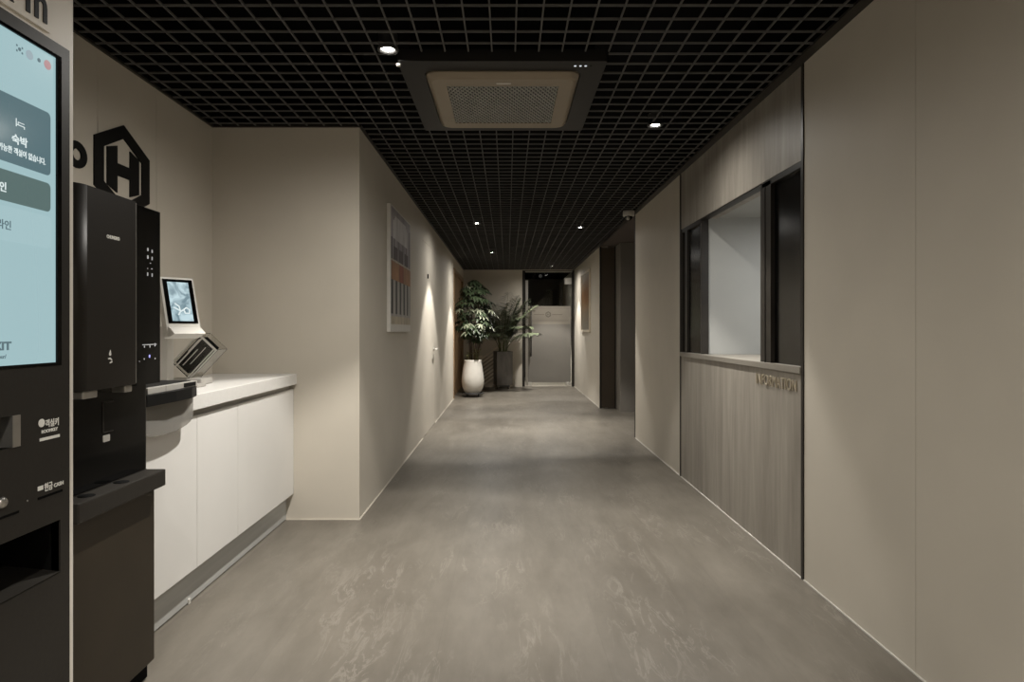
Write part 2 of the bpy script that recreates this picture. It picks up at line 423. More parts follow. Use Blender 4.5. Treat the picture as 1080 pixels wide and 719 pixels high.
# ------------------------------------------------------------------ information counter window
SZ0, SZ1 = .95, .983; HZ = 1.945
b = MB()
js = [YI0, 3.31, YI1]
for a, c in ((YI0, YI1),): b.box(XR, XR+T, a, c, 0, SZ0, 0)
struct(b.build('wall_counter', ['wood_grey']), 'grey wood counter front below the reception window', 'wall')
b = MB()
for a, c in zip(js, js[1:]): b.box(XR, XR+T, a+.001, c-.001, HZ, CEIL-.005, 0)
struct(b.build('wall_header', ['wood_grey']), 'grey wood panel above the reception window', 'wall')
b = MB(); b.box(XR-.012, XR+.55, YI0+.001, 4.405, SZ0, SZ1, bev=.003); b.box(XR-.012, XR+.029, 4.405, YI1-.001, SZ0, SZ1)
tag(b.build('counter_top', ['ledge']), 'grey brown ledge of the reception counter under the window', 'counter top')
# booth behind
b = MB(); b.box(XR+T, 2.9, 4.41, 4.50, 0, HZ+.02, 0); b.box(2.9, 3.0, 2.3, 4.5, 0, HZ+.1, 0); b.box(XR+T, 2.9, 2.3, 2.4, 0, HZ+.1, 0)
b.box(XR+.03, XR+T, 4.41, 4.50, SZ1, HZ, 0)
struct(b.build('wall_booth', ['booth']), 'pale grey wall inside the reception booth', 'wall')
b = MB(); b.box(XR+.07, 2.9, 2.4, 4.5, HZ+.008, HZ+.06)
struct(b.build('ceiling_booth', ['booth']), 'pale grey ceiling inside the reception booth', 'ceiling')
b = MB(); b.box(XR+.03, XR+.05, 4.5, YI1, SZ1, HZ); struct(b.build('wall_booth_side', ['booth_dark']), 'dark backing behind the far narrow pane', 'wall')
b = MB(); b.box(XR+.56, 2.895, 2.405, 4.405, .943, .983); b.box(XR+.60, XR+.64, 2.405, 4.405, 0, .943)
tag(b.build('reception_desk', ['booth']), 'pale grey desk top inside the reception booth', 'desk')

w = thing('window_1', 'black framed reception window with two tinted panes and an open middle', 'window', (XR, 3.9, SZ1), kind='structure')
b = MB(); fx0, fx1 = XR+.002, XR+.055
b.box(fx0, fx1, YI0, YI0+.02, SZ1, HZ); b.box(fx0, fx1, YI1-.02, YI1, SZ1, HZ)
b.box(fx0, fx1, YI0+.02, 3.345, HZ-.03, HZ); b.box(fx0, fx1, 4.40, YI1-.02, HZ-.03, HZ)
b.box(fx0, fx1, 3.345, 4.40, HZ-.008, HZ)
b.box(fx0, fx1+.03, 3.235, 3.365, SZ1, HZ-.008); b.box(fx0-.004, fx0+.008, 3.30, 3.31, SZ1, HZ-.03)
b.box(fx0, fx1, 4.395, 4.415, SZ1, HZ-.008); b.box(fx0, fx1, 4.74, 4.79, SZ1, HZ-.03)
b.build('window_frame', 'dark_trim', w)
b = MB(); b.box(XR+.024, XR+.030, YI0+.02, 3.235, SZ1, HZ-.03); tag(b.build('pane', 'glass_tint', w), 'dark tinted near pane')
b = MB(); b.box(XR+.018, XR+.024, 4.415, 4.74, SZ1, HZ-.03); tag(b.build('pane', 'glass_tint', w), 'dark tinted far pane')
# curtain-like dark backing behind the near pane, inside the booth
b = MB(); b.box(XR+.09, XR+.11, 2.4, 3.24, SZ1, HZ); struct(b.build('trim_5', 'booth_dark'), 'dark lining behind the near tinted pane', 'trim')

# raised letters
sign = thing('information_sign', 'raised bronze INFORMATION letters at the top of the grey wood counter', 'sign', (XR, 3.2, .865))
bm = text_bm('INFORMATION', .08, .006, spacing=1.12, offset=-.0008)
xs = [v.co.x for v in bm.verts]; x0, x1 = min(xs), max(xs); yy = [v.co.y for v in bm.verts]; y0, y1 = min(yy), max(yy)
for v in bm.verts:
    v.co.x = (v.co.x-x0)*.47/(x1-x0); v.co.y = (v.co.y-y0)*.056/(y1-y0)
    v.co.z -= .003
bmesh.ops.transform(bm, matrix=Matrix.Translation((XR-.0065, 3.405, .862)) @ MX_NEGX, verts=bm.verts)
# split into letters
bmesh.ops.remove_doubles(bm, verts=bm.verts, dist=1e-6)
seen = set(); groups = []
for v in bm.verts:
    if v in seen: continue
    st = [v]; comp = []
    while st:
        q = st.pop()
        if q in seen: continue
        seen.add(q); comp.append(q)
        st += [e.other_vert(q) for e in q.link_edges]
    groups.append(comp)
groups.sort(key=lambda c: -sum(v.co.y for v in c)/len(c))
for comp in groups:
    lb = MB(); mp_ = {v: lb.bm.verts.new(v.co) for v in comp}
    for f in {f for v in comp for f in v.link_faces}:
        try: lb.bm.faces.new([mp_[v] for v in f.verts])
        except ValueError: pass
    lb.build('letter', 'bronze_letter', sign)
bm.free()

# ------------------------------------------------------------------ doors
# glass door at the end
d = thing('door_1', 'frosted glass door at the far end of the corridor', 'door', (.84, YE, 0), kind='structure')
b = MB(); b.box(.31, .36, YE-.01, YE+.11, 0, 2.375); b.box(1.325, XR, YE-.01, YE+.11, 0, 2.375); b.box(.36, 1.325, YE+.0, YE+.11, 2.36, 2.375)
b.build('door_frame', 'dark_trim', d)
b = MB(); b.box(.37, 1.33, YE-.005, YE+.02, 2.335, 2.36); tag(b.build('header_rail', 'steel', d), 'steel header rail')
b = MB(); b.box(.375, .425, YE+.0, YE+.04, .02, 2.17); tag(b.build('edge_stile', 'steel', d), 'steel vertical stile')
b = MB(); b.box(.43, 1.32, YE+.03, YE+.042, .03, 2.33); b.build('glass_pane', 'glass', d)
b = MB(); b.box(.43, 1.30, YE+.0275, YE+.0295, .085, 1.275); tag(b.build('frosted_film', 'frost', d), 'frosted lower film')
fb = None
b = MB(); b.box(.43, 1.30, YE+.0275, YE+.0295, 1.275, 1.645); fb = tag(b.build('frosted_band', 'frost_band', d), 'paler printed band')
b = MB(); b.box(.47, 1.26, YE+.0265, YE+.0273, 1.60, 1.606); b.box(.47, 1.26, YE+.0265, YE+.0273, 1.345, 1.35); b.box(.55, .76, YE+.0265, YE+.0273, 1.468, 1.478); b.box(.92, 1.13, YE+.0265, YE+.0273, 1.468, 1.478)
hexo = [(.84+.062*math.sin(k*PI/3), 1.475+.062*math.cos(k*PI/3)) for k in range(6)]; hexi = [(.84+.042*math.sin(k*PI/3), 1.475+.042*math.cos(k*PI/3)) for k in range(6)]
b.ring(hexo, hexi, 'y', YE+.0265, YE+.0273)
b.box(.818, .828, YE+.0265, YE+.0273, 1.45, 1.50); b.box(.852, .862, YE+.0265, YE+.0273, 1.45, 1.50); b.box(.828, .852, YE+.0265, YE+.0273, 1.47, 1.48)
b.build('emblem', 'frost_mark', fb)
b = MB(); b.tube([(.485, YE-.04, .62), (.485, YE-.04, 1.66)], .014, 10)
h = b.build('handle', 'dark_trim', d)
b = MB(); b.tube([(.485, YE-.04, .70), (.485, YE+.027, .70)], .008, 8); b.tube([(.485, YE-.04, 1.58), (.485, YE+.027, 1.58)], .008, 8); b.build('handle_mount', 'dark_trim', h)
b = MB(); b.box(.43, .50, YE+.015, YE+.055, .02, .09, bev=.004); tag(b.build('hinge_patch', 'chrome', d), 'chrome patch fitting')
b = MB(); b.box(1.20, 1.31, YE+.015, YE+.055, .02, .09, bev=.004); tag(b.build('hinge_patch', 'chrome', d), 'chrome patch fitting')
# flush door in the left wall
d = thing('door_2', 'flush beige door in the left corridor wall', 'door', (XC, sum(D2)/2, 0), kind='structure')
b = MB(); b.box(XC-.05, XC, D2[0]+.003, D2[1]-.003, .004, DZ-.003, bev=.0015); b.build('door_leaf', 'wall', d)
b = MB(); b.lathe([(0, 0), (.026, 0), (.026, .008), (0, .008)], (XC, 7.56, .925), 20, axis='x'); b.tube([(XC+.005, 7.56, .925), (XC+.05, 7.56, .925)], .010, 10)
b.tube([(XC+.05, 7.57, .925), (XC+.05, 7.50, .925), (XC+.048, 7.40, .918)], [.011, .010, .009], 10)
tag(b.build('door_handle', 'chrome', d), 'chrome lever handle')
b = MB(); b.box(XC, XC+.006, 7.545, 7.575, .80, .86, bev=.002); tag(b.build('lock_plate', 'steel', d), 'small dark lock plate')
# wooden door further on
d = thing('door_3', 'brown wooden door beside the white planter', 'door', (XC, sum(D3)/2, 0), kind='structure')
b = MB(); b.box(XC-.11, XC+.012, D3[0]+.001, D3[0]+.07, 0, DZ+.079); b.box(XC-.11, XC+.012, D3[1]-.07, D3[1]-.001, 0, DZ+.079); b.box(XC-.11, XC+.012, D3[0]+.07, D3[1]-.07, DZ+.01, DZ+.079)
b.build('door_frame', 'wood_door', d)
b = MB(); b.box(XC-.07, XC-.03, D3[0]+.07, D3[1]-.07, .004, DZ+.01); b.build('door_leaf', 'wood_door', d)
# dark door in the side passage
d = thing('door_4', 'dark brown door facing the corridor in the side passage', 'door', (1.48, 9.2, 0), kind='structure')
b = MB(); b.box(XR+.022, 1.585, 9.17, 9.198, .01, CEIL-.02, bev=.002); b.build('door_leaf', 'dark_door', d)
b = MB(); b.box(1.585, 1.60, 9.165, 9.198, 0, CEIL-.005); b.build('door_frame', 'dark_trim', d)

# ================================================================== SELF CHECK-IN KIOSK
KX = -1.13; KY0, KY1 = .98, 1.616; KT = 2.382
def kpt(px, py, X=KX):           # where the sight line through a photo pixel meets the plane x = X
    Y = -X*655/(535-px); return Y, CAM_H-(py-348)/655*Y
k = thing('check_in_kiosk', 'tall white cased self check-in kiosk with black front and lit touch screen', 'kiosk', (-1.4, 1.3, 0))
b = MB()
bezR = 1.599; bezT = 1.872
b.box(XL+.002, KX-.17, KY0, KY1, 0, KT); b.box(KX-.17, KX, bezR, KY1, 0, KT); b.box(KX-.17, KX-.02, KY0+.017, bezR, bezT, KT); b.box(KX-.17, KX-.02, KY0, KY0+.017, 0, KT); b.box(KX-.02, KX, KY0, KY0+.017, 0, KT); b.box(KX-.02, KX, KY0+.017, bezR, bezT, KT)
b.build('casing', 'casing', k)
b = MB(); b.box(KX, KX+.006, KY0+.02, 1.529, bezT+.012, KT-.02)
hp = b.build('header_panel', 'casing', k)
text('lettering', 'Check in', .2, (KX+.0065, 1.139, 1.898), MX_POSX, 'black', hp, depth=.004, fit=(.376, .088), offset=.004, spacing=1.12)
# black front with openings built as boxes round them
sY0, sY1, sZ0, sZ1 = 1.125, 1.564, 1.070, 1.838
trY1 = kpt(62, 560)[0]; trZ1, trZ0 = kpt(61, 548)[1], kpt(61, 603)[1]
cY1 = kpt(19, 450)[0]; cZ1, cZ0 = kpt(19, 437)[1], kpt(19, 470)[1]
b = MB(); yA, yB = KY0+.018, bezR-.001; fx = (KX-.019, KX+.004)
b.box(*fx, yA, yB, sZ1, bezT); b.box(*fx, yA, sY0, sZ0, sZ1); b.box(*fx, sY1, yB, sZ0, sZ1)
b.box(*fx, yA, yB, cZ1, sZ0)
b.box(*fx, cY1, yB, cZ0, cZ1); b.box(*fx, yA, 1.25, cZ0, cZ1)
b.box(*fx, yA, yB, trZ1, cZ0); b.box(*fx, trY1, yB, trZ0, trZ1); b.box(*fx, yA, 1.07, trZ0, trZ1); b.box(*fx, yA, yB, .02, trZ0)
b.build('front_panel', 'kiosk_black', k)
b = MB(); b.ring([(sY0-.004, sZ0-.004), (sY1+.004, sZ0-.004), (sY1+.004, sZ1+.004), (sY0-.004, sZ1+.004)], [(sY0+.004, sZ0+.004), (sY1-.011, sZ0+.004), (sY1-.011, sZ1-.004), (sY0+.004, sZ1-.004)], 'x', KX-.012, KX+.005)
b.build('screen_bezel', 'gloss_black', k)
M['ui_bg'] = mat('screen_pale', (.02, .02, .02), .15, emit=(.36, .53, .56), estr=.47)
M['ui_card'] = mat('screen_teal', (.02, .02, .02), .15, emit=(.090, .155, .175), estr=.5)
M['ui_card2'] = mat('screen_greygreen', (.02, .02, .02), .15, emit=(.095, .150, .145), estr=.5)
M['ui_card3'] = mat('screen_light', (.02, .02, .02), .15, emit=(.38, .55, .58), estr=.47)
M['ui_white'] = mat('screen_white', (.02, .02, .02), .15, emit=(.75, .85, .85), estr=.47)
M['ui_ink'] = mat('screen_ink', (.02, .02, .02), .15, emit=(.10, .16, .18), estr=.5)
M['ui_red'] = mat('screen_red', (.02, .02, .02), .15, emit=(.42, .24, .25), estr=.5)
M['ui_grey'] = mat('screen_grey', (.02, .02, .02), .15, emit=(.30, .38, .42), estr=.5)
b = MB(); b.box(KX-.012, KX+.0005, sY0+.004, sY1-.011, sZ0+.004, sZ1-.004)
scr = tag(b.build('screen', 'ui_bg', k), 'lit pale blue touch screen')
def rrect(y0, y1, z0, z1, r, n=5):
    P = []
    for cy, cz, a0 in ((y1-r, z1-r, 0), (y0+r, z1-r, 90), (y0+r, z0+r, 180), (y1-r, z0+r, 270)):
        P += [(cy+r*math.cos(R(a0+90*i/n)), cz+r*math.sin(R(a0+90*i/n))) for i in range(n+1)]
    return P
SX = KX+.0005
def card(px, pyt, pyb, m, y0=1.15):
    Y, z1 = kpt(px, pyt, SX); _, z0 = kpt(px, pyb, SX)
    b = MB(); b.prism(rrect(y0, Y, z0, z1, .012), 'x', SX, SX+.0008); return b.build('menu_card', m, scr), Y, z0, z1
_, cy, cz0, cz1 = card(53, 120, 186, 'ui_card')
card(53, 194, 224, 'ui_card2')
card(54, 229, 262, 'ui_card3')
def caption(txt, pl, pr, pyt, pyb, m='ui_white', lefty=None, off=0.002):
    Yl = kpt(pl, 0, SX)[0]; Yr, zt = kpt(pr, pyt, SX); _, zb = kpt(pr, pyb, SX)
    text('caption', txt, .05, (SX+.0012, Yl, zb), MX_POSX, m, scr, depth=.0008, fit=(Yr-Yl, zt-zb), offset=off)
caption('숙박', 12, 28.5, 146.5, 156.5, off=.001)
caption('이용 가능한 객실이 없습니다.', -14, 47.5, 167.5, 174.5, off=.0006)
caption('체크인', -18, 6, 192.5, 203, off=.001)
caption('온라인', -12, 11, 233, 243, 'ui_ink', off=.0008)
caption('EXIT', -14, 11.5, 360, 369, 'ui_ink', off=.002)
caption('www.our/', -14, 6, 373.5, 378, 'ui_ink', off=.0005)
# bed pictogram and the flags
b = MB(); y, z = kpt(21, 131, SX)
u_ = .72
for a0, a1, c0, c1 in ((-.018, -.0155, -.012, .014), (-.018, .018, -.006, -.0035), (.0155, .018, -.012, -.0035), (-.010, .016, .003, .005), (-.010, -.008, -.003, .005)):
    b.box(SX+.0008, SX+.0014, y+a0*u_, y+a1*u_, z+c0*u_, z+c1*u_)
b.build('pictogram', 'ui_white', scr)
y, z = kpt(20.5, 52, SX); b = MB()
for a0, c0 in ((-.008, -.006), (.008, -.006), (-.008, .006), (.008, .006)): b.box(SX, SX+.0008, y+a0-.0018, y+a0+.0018, z+c0-.0022, z+c0+.0022)
b.lathe([(0, 0), (.0042, 0), (.0042, .0008), (0, .0008)], (SX, y, z), 12, axis='x', smooth=False); b.build('flag_button', 'ui_ink', scr)
for px, py, rad, m in ((31, 58, .011, 'ui_grey'), (41, 63.5, .005, 'ui_ink'), (50, 68.5, .0115, 'ui_red')):
    y, z = kpt(px, py, SX); b = MB()
    b.lathe([(0, 0), (rad, 0), (rad, .0008), (0, .0008)], (SX, y, z), 16, axis='x', smooth=False); b.build('flag_button', m, scr)
# card slot with steel cheek
b = MB(); b.box(KX-.09, KX-.085, 1.25, cY1, cZ0, cZ1, 0)
b.box(KX-.085, KX+.001, 1.25, cY1, cZ1, cZ1+.004, 0); b.box(KX-.085, KX+.001, 1.25, cY1, cZ0-.004, cZ0, 1); b.box(KX-.085, KX+.007, cY1-.024, cY1-.001, cZ0, cZ1, 1)
tag(b.build('card_slot', ['recess', 'steel'], k), 'dark card slot with steel cheek')
# payout tray
b = MB(); b.box(KX-.16, KX-.155, 1.07, trY1, trZ0, trZ1, 0); b.box(KX-.155, KX, 1.07, trY1, trZ1, trZ1+.003, 0); b.box(KX-.155, KX, trY1, trY1+.003, trZ0, trZ1, 0)
b.prism([(KX-.155, trZ0-.012), (KX+.004, trZ0-.002), (KX+.004, trZ0+.001), (KX-.155, trZ0+.016)], 'y', 1.07, trY1, 1)
tag(b.build('payout_tray', ['recess', 'kiosk_black'], k), 'recessed payout tray')
def ktext(txt, pl, pr, pyt, pyb, off=.001):
    Yl = kpt(pl, 0)[0]; Yr, zt = kpt(pr, pyt); _, zb = kpt(pr, pyb)
    text('printed_label', txt, .05, (KX+.0045, Yl, zb), MX_POSX, 'ink_white', k, depth=.0008, fit=(Yr-Yl, zt-zb), offset=off)
def kbox(name, m, pl, pr, pyt, pyb, dx=.001):
    Yl = kpt(pl, 0)[0]; Yr, zt = kpt(pr, pyt); _, zb = kpt(pr, pyb)
    b = MB(); b.box(KX+.0035, KX+.004+dx, Yl, Yr, zb, zt); return b.build(name, m, k)
ktext('객실키', 46, 60, 440, 448); ktext('ROOMKEY', 42, 59, 450, 453.5, .0015)
b = MB(); y, z = kpt(42, 446); b.lathe([(0, 0), (.010, 0), (.010, .001), (0, .001)], (KX+.004, y, z), 14, axis='x', smooth=False); b.build('printed_symbol', 'ink_white', k)
kbox('key_slot', 'ink_white', 40, 61, 457.5, 460.5)
ktext('현금', 45, 53.5, 507, 515.5); ktext('CASH', 55, 65, 506.5, 510.5, .0015)
kbox('printed_symbol', 'ink_white', 38, 43.5, 511.5, 516)
kbox('cash_slot', 'recess', 38, 64, 515.5, 518)
kbox('coin_slot', 'recess', -10, 18, 538, 540.5)
b = MB(); y, z = kpt(0, 530); b.lathe([(0, 0), (.013, 0), (.010, .006), (0, .006)], (KX+.004, y, z), 18, axis='x'); b.build('coin_button', 'steel', k)
b = MB(); b.lathe([(0, 0), (.0022, 0), (.0022, .001), (0, .001)], (KX+.004, *kpt(27, 528)), 8, axis='x'); b.build('indicator', 'steel', k)

# ================================================================== WATER DISPENSER
W = thing('water_dispenser', 'tall bronze and black standing water dispenser between kiosk and counter', 'water dispenser', (-1.45, 1.87, 0))
WY0, WYm, WY1 = 1.67, 1.943, 2.08; WX = -1.16
zB, zT = .985, 1.555
def rounded_front(y0, y1, x0, x1, r0, r1, n=8):   # footprint (x,y): front at x1, near corner radius r0, far corner r1
    P = [(x0, y0)]
    P += [(x1-r0+r0*math.cos(R(-90+90*i/n)), y0+r0+r0*math.sin(R(-90+90*i/n))) for i in range(n+1)]
    P += [(x1-r1+r1*math.cos(R(90*i/n)), y1-r1+r1*math.sin(R(90*i/n))) for i in range(n+1)]
    P += [(x0, y1)]
    return P
b = MB(); b.prism(rounded_front(WY0, WYm-.003, XL+.03, WX, .045, .002), 'z', zB, zT); bd = b.build('body', 'disp_brown', W)
for p in bd.data.polygons: p.use_smooth = abs(p.normal.z) < .5 and p.area < .01
text('brand_lettering', 'CHUNGHO', .02, (WX+.0005, kpt(112.5, 0, WX)[0], kpt(120, 252.6, WX)[1]), MX_POSX, 'ink_white', bd, depth=.001, fit=(kpt(126, 0, WX)[0]-kpt(112.5, 0, WX)[0], .0105), offset=.001)
# drop pictograms at the foot of the body
b = MB(); y, z = kpt(116, 372.5, WX)
b.lathe([(0, 0), (.005, 0), (.005, .001), (0, .001)], (WX, y, z-.002), 12, axis='x', smooth=False); b.prism([(y-.0045, z), (y+.0045, z), (y+.001, z+.010)], 'x', WX, WX+.001)
y, z = kpt(116, 380, WX)
b.tube([(WX+.001, y-.009, z+.005), (WX+.001, y-.002, z+.006), (WX+.001, y+.006, z+.001), (WX+.001, y+.007, z-.005), (WX+.001, y-.002, z-.007)], .0022, 6)
b.build('pictogram', 'ink_white', bd)
b = MB(); b.box(XL+.03, WX, WYm-.003, WYm, zB+.004, zT-.004); b.build('divider_strip', 'steel', W)
b = MB(); b.prism(rounded_front(WYm, WY1, XL+.03, WX, .002, .006), 'z', zB-.005, zT-.008); cp = tag(b.build('control_panel', 'gloss_black', W), 'glossy black control panel')
def icon(px, py, w, h, m='icon_lit'):
    y, z = kpt(px, py, WX); b = MB(); w *= .75; h *= .8; b.prism(rrect(y-w/2, y+w/2, z-h/2, z+h/2, min(w, h)*.3, 3), 'x', WX, WX+.0008); b.build('icon', m, cp)
for px, py, w_, h_ in ((155.8, 263, .009, .013), (160.3, 265, .008, .013), (155.8, 271, .010, .014), (160.3, 272.5, .008, .014), (158.5, 277.5, .007, .003), (155.6, 283, .005, .003), (160, 283.5, .009, .004),
                   (155.6, 289, .008, .014), (160.3, 290, .008, .014), (152.2, 365.5, .006, .008), (158, 365, .005, .012), (163.3, 363.5, .007, .013), (152, 378.5, .005, .006), (163.5, 378, .005, .006), (147, 381, .004, .003)):
    icon(px, py, w_, h_)
y0_, z0_ = kpt(150, 372, WX); y1_, _ = kpt(165, 370, WX)
b = MB(); b.box(WX, WX+.0008, y0_, y1_, 1.106, 1.1085); b.build('icon_line', 'icon_lit', cp)
icon(157.6, 375.5, .009, .012, 'icon_blue')
CX = -1.207
b = MB(); b.box(XL+.03, CX, WY0+.01, WY1-.002, .69, zB-.001, bev=.004); col_ = tag(b.build('dispensing_column', 'gloss_black', W), 'glossy black column under the body')
b = MB(); y0_, y1_ = kpt(108, 0, CX)[0], kpt(119, 0, CX)[0]; za, zb_ = kpt(108, 424, CX)[1], kpt(108, 457, CX)[1]
b.box(CX-.001, CX+.002, y0_, y0_+.004, zb_, za); b.box(CX-.001, CX+.002, y0_, y1_, za-.003, za); b.box(CX-.001, CX+.002, y0_, y1_, zb_, zb_+.003)
b.build('hatch_outline', 'kiosk_frame', col_)
b = MB(); y, z = kpt(112, 462, CX); b.prism(rrect(y-.016, y+.016, z-.010, z+.010, .003), 'x', CX-.001, CX+.0015); b.build('sticker', 'grey_plastic', col_)
for px, wd in ((88, .06), (129, .035)):
    y = -(-1.185)*655/(535-px); b = MB(); b.box(-1.21, -1.165, y-wd/2, y+wd/2, zB-.022, zB, bev=.004); tag(b.build('spout', 'steel', W), 'pale spout under the body')
b = MB(); b.box(XL+.03, -1.178, WY0, WY1-.006, .057, .69-.055, bev=.003); b.build('cabinet', 'cab_brown', W)
b = MB(); b.box(CX+.0, -1.143, WY0-.015, WY1, .635, .69, bev=.005); b.box(XL+.03, CX, WY0-.015, WY1, .635, .69)
tr = tag(b.build('drip_tray', 'kiosk_black', W), 'dark drip tray')
for px in (91, 128):
    y = 1.178*655/(535-px); b = MB(); b.lathe([(0, 0), (.022, 0), (.022, .0012), (0, .0012)], (-1.178, y, .6898), 20); b.build('drain_hole', 'recess', tr)
b = MB(); b.box(XL+.05, -1.20, WY0+.02, WY1-.01, 0, .057); b.build('base', 'recess', W)

# ================================================================== COUNTER
CF = -1.30
b = MB(); b.box(XL+.001, -1.28, 2.09, YB-.001, .825, .889, bev=.003)
tag(b.build('worktop', 'worktop'), 'long white worktop over the white base cabinets', 'worktop')
b = MB(); b.box(XL+.3, CF-.03, 2.09, YB, .795, .825); tag(b.build('grip_channel', 'channel'), 'grey recessed grip channel under the white worktop', 'grip channel')
b = MB(); b.box(-1.36, -1.345, 2.09, YB, .006, .160); tag(b.build('plinth', 'plinth'), 'grey metal plinth under the white base cabinets', 'plinth')
b = MB(); b.box(-1.40, -1.352, 2.09, YB, 0, .006); struct(b.build('trim_6', 'recess'), 'dark gap under the plinth', 'trim')
b = MB()
for y in (2.55, 3.05): b.tube([(-1.343, y, .0), (-1.343, y, .016)], .006, 8)
for y, lab in ((2.30, 'near small clear clip at the foot of the grey plinth'), (2.62, 'far small clear clip at the foot of the grey plinth')):
    c = MB(); c.box(-1.345, -1.338, y-.008, y+.008, 0, .022, bev=.002); tag(c.build('plinth_clip', 'white_plastic'), lab, 'clip')
b.bm.free()
for (y0, y1, lab) in ((2.09, 2.604, 'white base cabinet next to the water dispenser'), (2.604, 2.998, 'narrow white base cabinet in the middle of the counter'), (2.998, YB-.001, 'wide white base cabinet against the block wall')):
    c = thing('base_cabinet', lab, 'cabinet', (-1.55, (y0+y1)/2, .160))
    b = MB(); b.box(XL+.002, CF-.02, y0, y1, .160, .794); b.build('carcass', 'white_lam', c)
    b = MB(); b.box(CF-.019, CF, y0+.0012, y1-.0012, .160, .797, bev=.001); b.build('door', 'white_lam', c)

# black based drip tray machine foot with steel tray, smoked apron in front
t = thing('drip_tray', 'black rounded drip tray with steel front on the counter edge', 'tray', (-1.40, 2.36, .889))
pts = []
b = MB(); b.prism([(-1.62, 2.13), (-1.235, 2.13), (-1.225, 2.30), (-1.228, 2.42), (-1.25, 2.50), (-1.62, 2.52)], 'z', .8895, .929); b.build('base', 'black', t)
b = MB(); b.box(-1.60, -1.25, 2.16, 2.274, .929, .951, bev=.002, mi=0); b.box(-1.60, -1.25, 2.276, 2.504, .929, .951, bev=.002, mi=0)
b.box(-1.58, -1.27, 2.18, 2.49, .9512, .9535, mi=1); b.box(-1.2505, -1.2485, 2.40, 2.49, .933, .948, mi=1); b.box(-1.57, -1.27, 2.1585, 2.1605, .934, .947, mi=1)
b.build('tray_insert', ['chrome', 'black'], t)
ap = []
for i in range(13):
    a = R(180*i/12); ap.append((2.30+.185*math.cos(a), .812-.042*math.sin(a)))
b = MB(); b.prism([(2.485, .889), (2.485, .812)] + ap[1:-1] + [(2.115, .812), (2.115, .889)], 'x', -1.262, -1.257)
tag(b.build('apron', 'smoke', t), 'smoked clear apron hanging below')

# small touch-screen terminal
TL = Vector((-1.53, 2.86, .889))
t = thing('touch_terminal', 'small white touch screen terminal on a pale stand on the counter', 'terminal', tuple(TL))
b = MB(); b.box(-1.60, -1.54, 2.815, 2.87, .905, 1.17, bev=.004); b.build('stand', 'white_plastic', t)
b = MB(); b.box(-1.62, -1.42, 2.79, 2.93, .8895, .905, bev=.004); b.build('base', 'grey_plastic', t)
mx = Matrix.Translation((-1.450, 2.80, 1.125)) @ Matrix.Rotation(R(54), 4, 'Z') @ Matrix.Rotation(R(-17), 4, 'X')
b = MB(); b.box(-.078, .078, 0, .042, .0, .285, mx=mx, bev=.010); b.prism([(-.045, .0), (.0, .0), (.0, .045), (-.02, .03)], 'x', -.07, .07, mx=mx)
b.build('housing', 'white_plastic', t)
b = MB(); b.box(-.066, .066, -.003, .002, .062, .272, mx=mx); bz = tag(b.build('bezel', 'gloss_black', t), 'black screen border')
M['tab_bg'] = mat('terminal_screen', (.02, .02, .02), .15, emit=(.30, .47, .55), estr=1.1, noise=0)
m_, nt_, bs_ = newmat('terminal_picture')
nz_ = nt_.nodes.new('ShaderNodeTexNoise'); nz_.inputs['Scale'].default_value = 18; nz_.inputs['Distortion'].default_value = 1.2
tc_ = nt_.nodes.new('ShaderNodeTexCoord'); nt_.links.new(tc_.outputs['Object'], nz_.inputs['Vector'])
rp_ = nt_.nodes.new('ShaderNodeValToRGB'); e_ = rp_.color_ramp.elements
e_[0].position = .38; e_[0].color = (.10, .20, .25, 1); e_[1].position = .62; e_[1].color = (.50, .68, .74, 1)
nt_.links.new(nz_.outputs['Fac'], rp_.inputs[0]); nt_.links.new(rp_.outputs[0], bs_.inputs['Emission Color']); bs_.inputs['Emission Strength'].default_value = .45
bs_.inputs['Base Color'].default_value = (.02, .02, .02, 1)
M['tab_pic'] = m_
b = MB(); b.box(-.048, .046, -.0045, -.003, .072, .258, mx=mx); sc_ = tag(b.build('screen', 'tab_pic', bz), 'lit blue screen')
b = MB()
def loop(pts, r=.0035): b.tube([mx @ Vector((x, -.0065, z)) for x, z in pts], r, 6)
loop([(-.035, .135), (-.005, .118), (.02, .135), (.034, .125), (.03, .108), (.012, .108), (.006, .125)]); loop([(-.02, .10), (-.008, .118), (-.012, .14), (-.03, .155)])
b.build('screen_swirl', 'ui_white', bz)

# tilted clear acrylic holder with black inner tray
t = thing('acrylic_holder', 'tilted clear acrylic holder with black inside on the white counter', 'holder', (-1.58, 3.2, .889))
mx = Matrix.Translation((-1.668, 3.17, .946)) @ Matrix.Rotation(R(43), 4, 'Y')
aw, ad, ah, tt = .125, .12, .205, .004
b = MB()
b.box(-aw/2, aw/2, 0, tt, 0, ah, mx=mx); b.box(-aw/2, aw/2, ad-tt, ad, 0, ah, mx=mx); b.box(-aw/2, -aw/2+tt, tt, ad-tt, 0, ah, mx=mx); b.box(aw/2-tt, aw/2, tt, ad-tt, 0, ah, mx=mx)
b.box(-aw/2, aw/2, tt, ad-tt, 0, tt, mx=mx)
b.build('clear_box', 'clear', t)
b = MB(); b.box(-aw/2+.008, aw/2-.032, .02, ad-.01, .008, ah-.02, mx=mx, bev=.003); b.build('black_insert', 'recess', t)
b = MB()  # white strips put in as glints on the acrylic edges and front
for x in (aw/2-.012, aw/2-.001, -aw/2+.003, -aw/2+.03): b.box(x-.003, x+.003, -.004, .000, .0, ah, mx=mx)
b.box(-aw/2, aw/2, -.003, .001, ah-.010, ah, mx=mx); b.box(-.04, -.034, -.003, 0, .10, ah-.02, mx=mx)
b.box(-.012, -.008, -.003, 0, .03, .14, mx=mx); b.box(.012, .015, -.003, 0, .06, ah-.03, mx=mx)
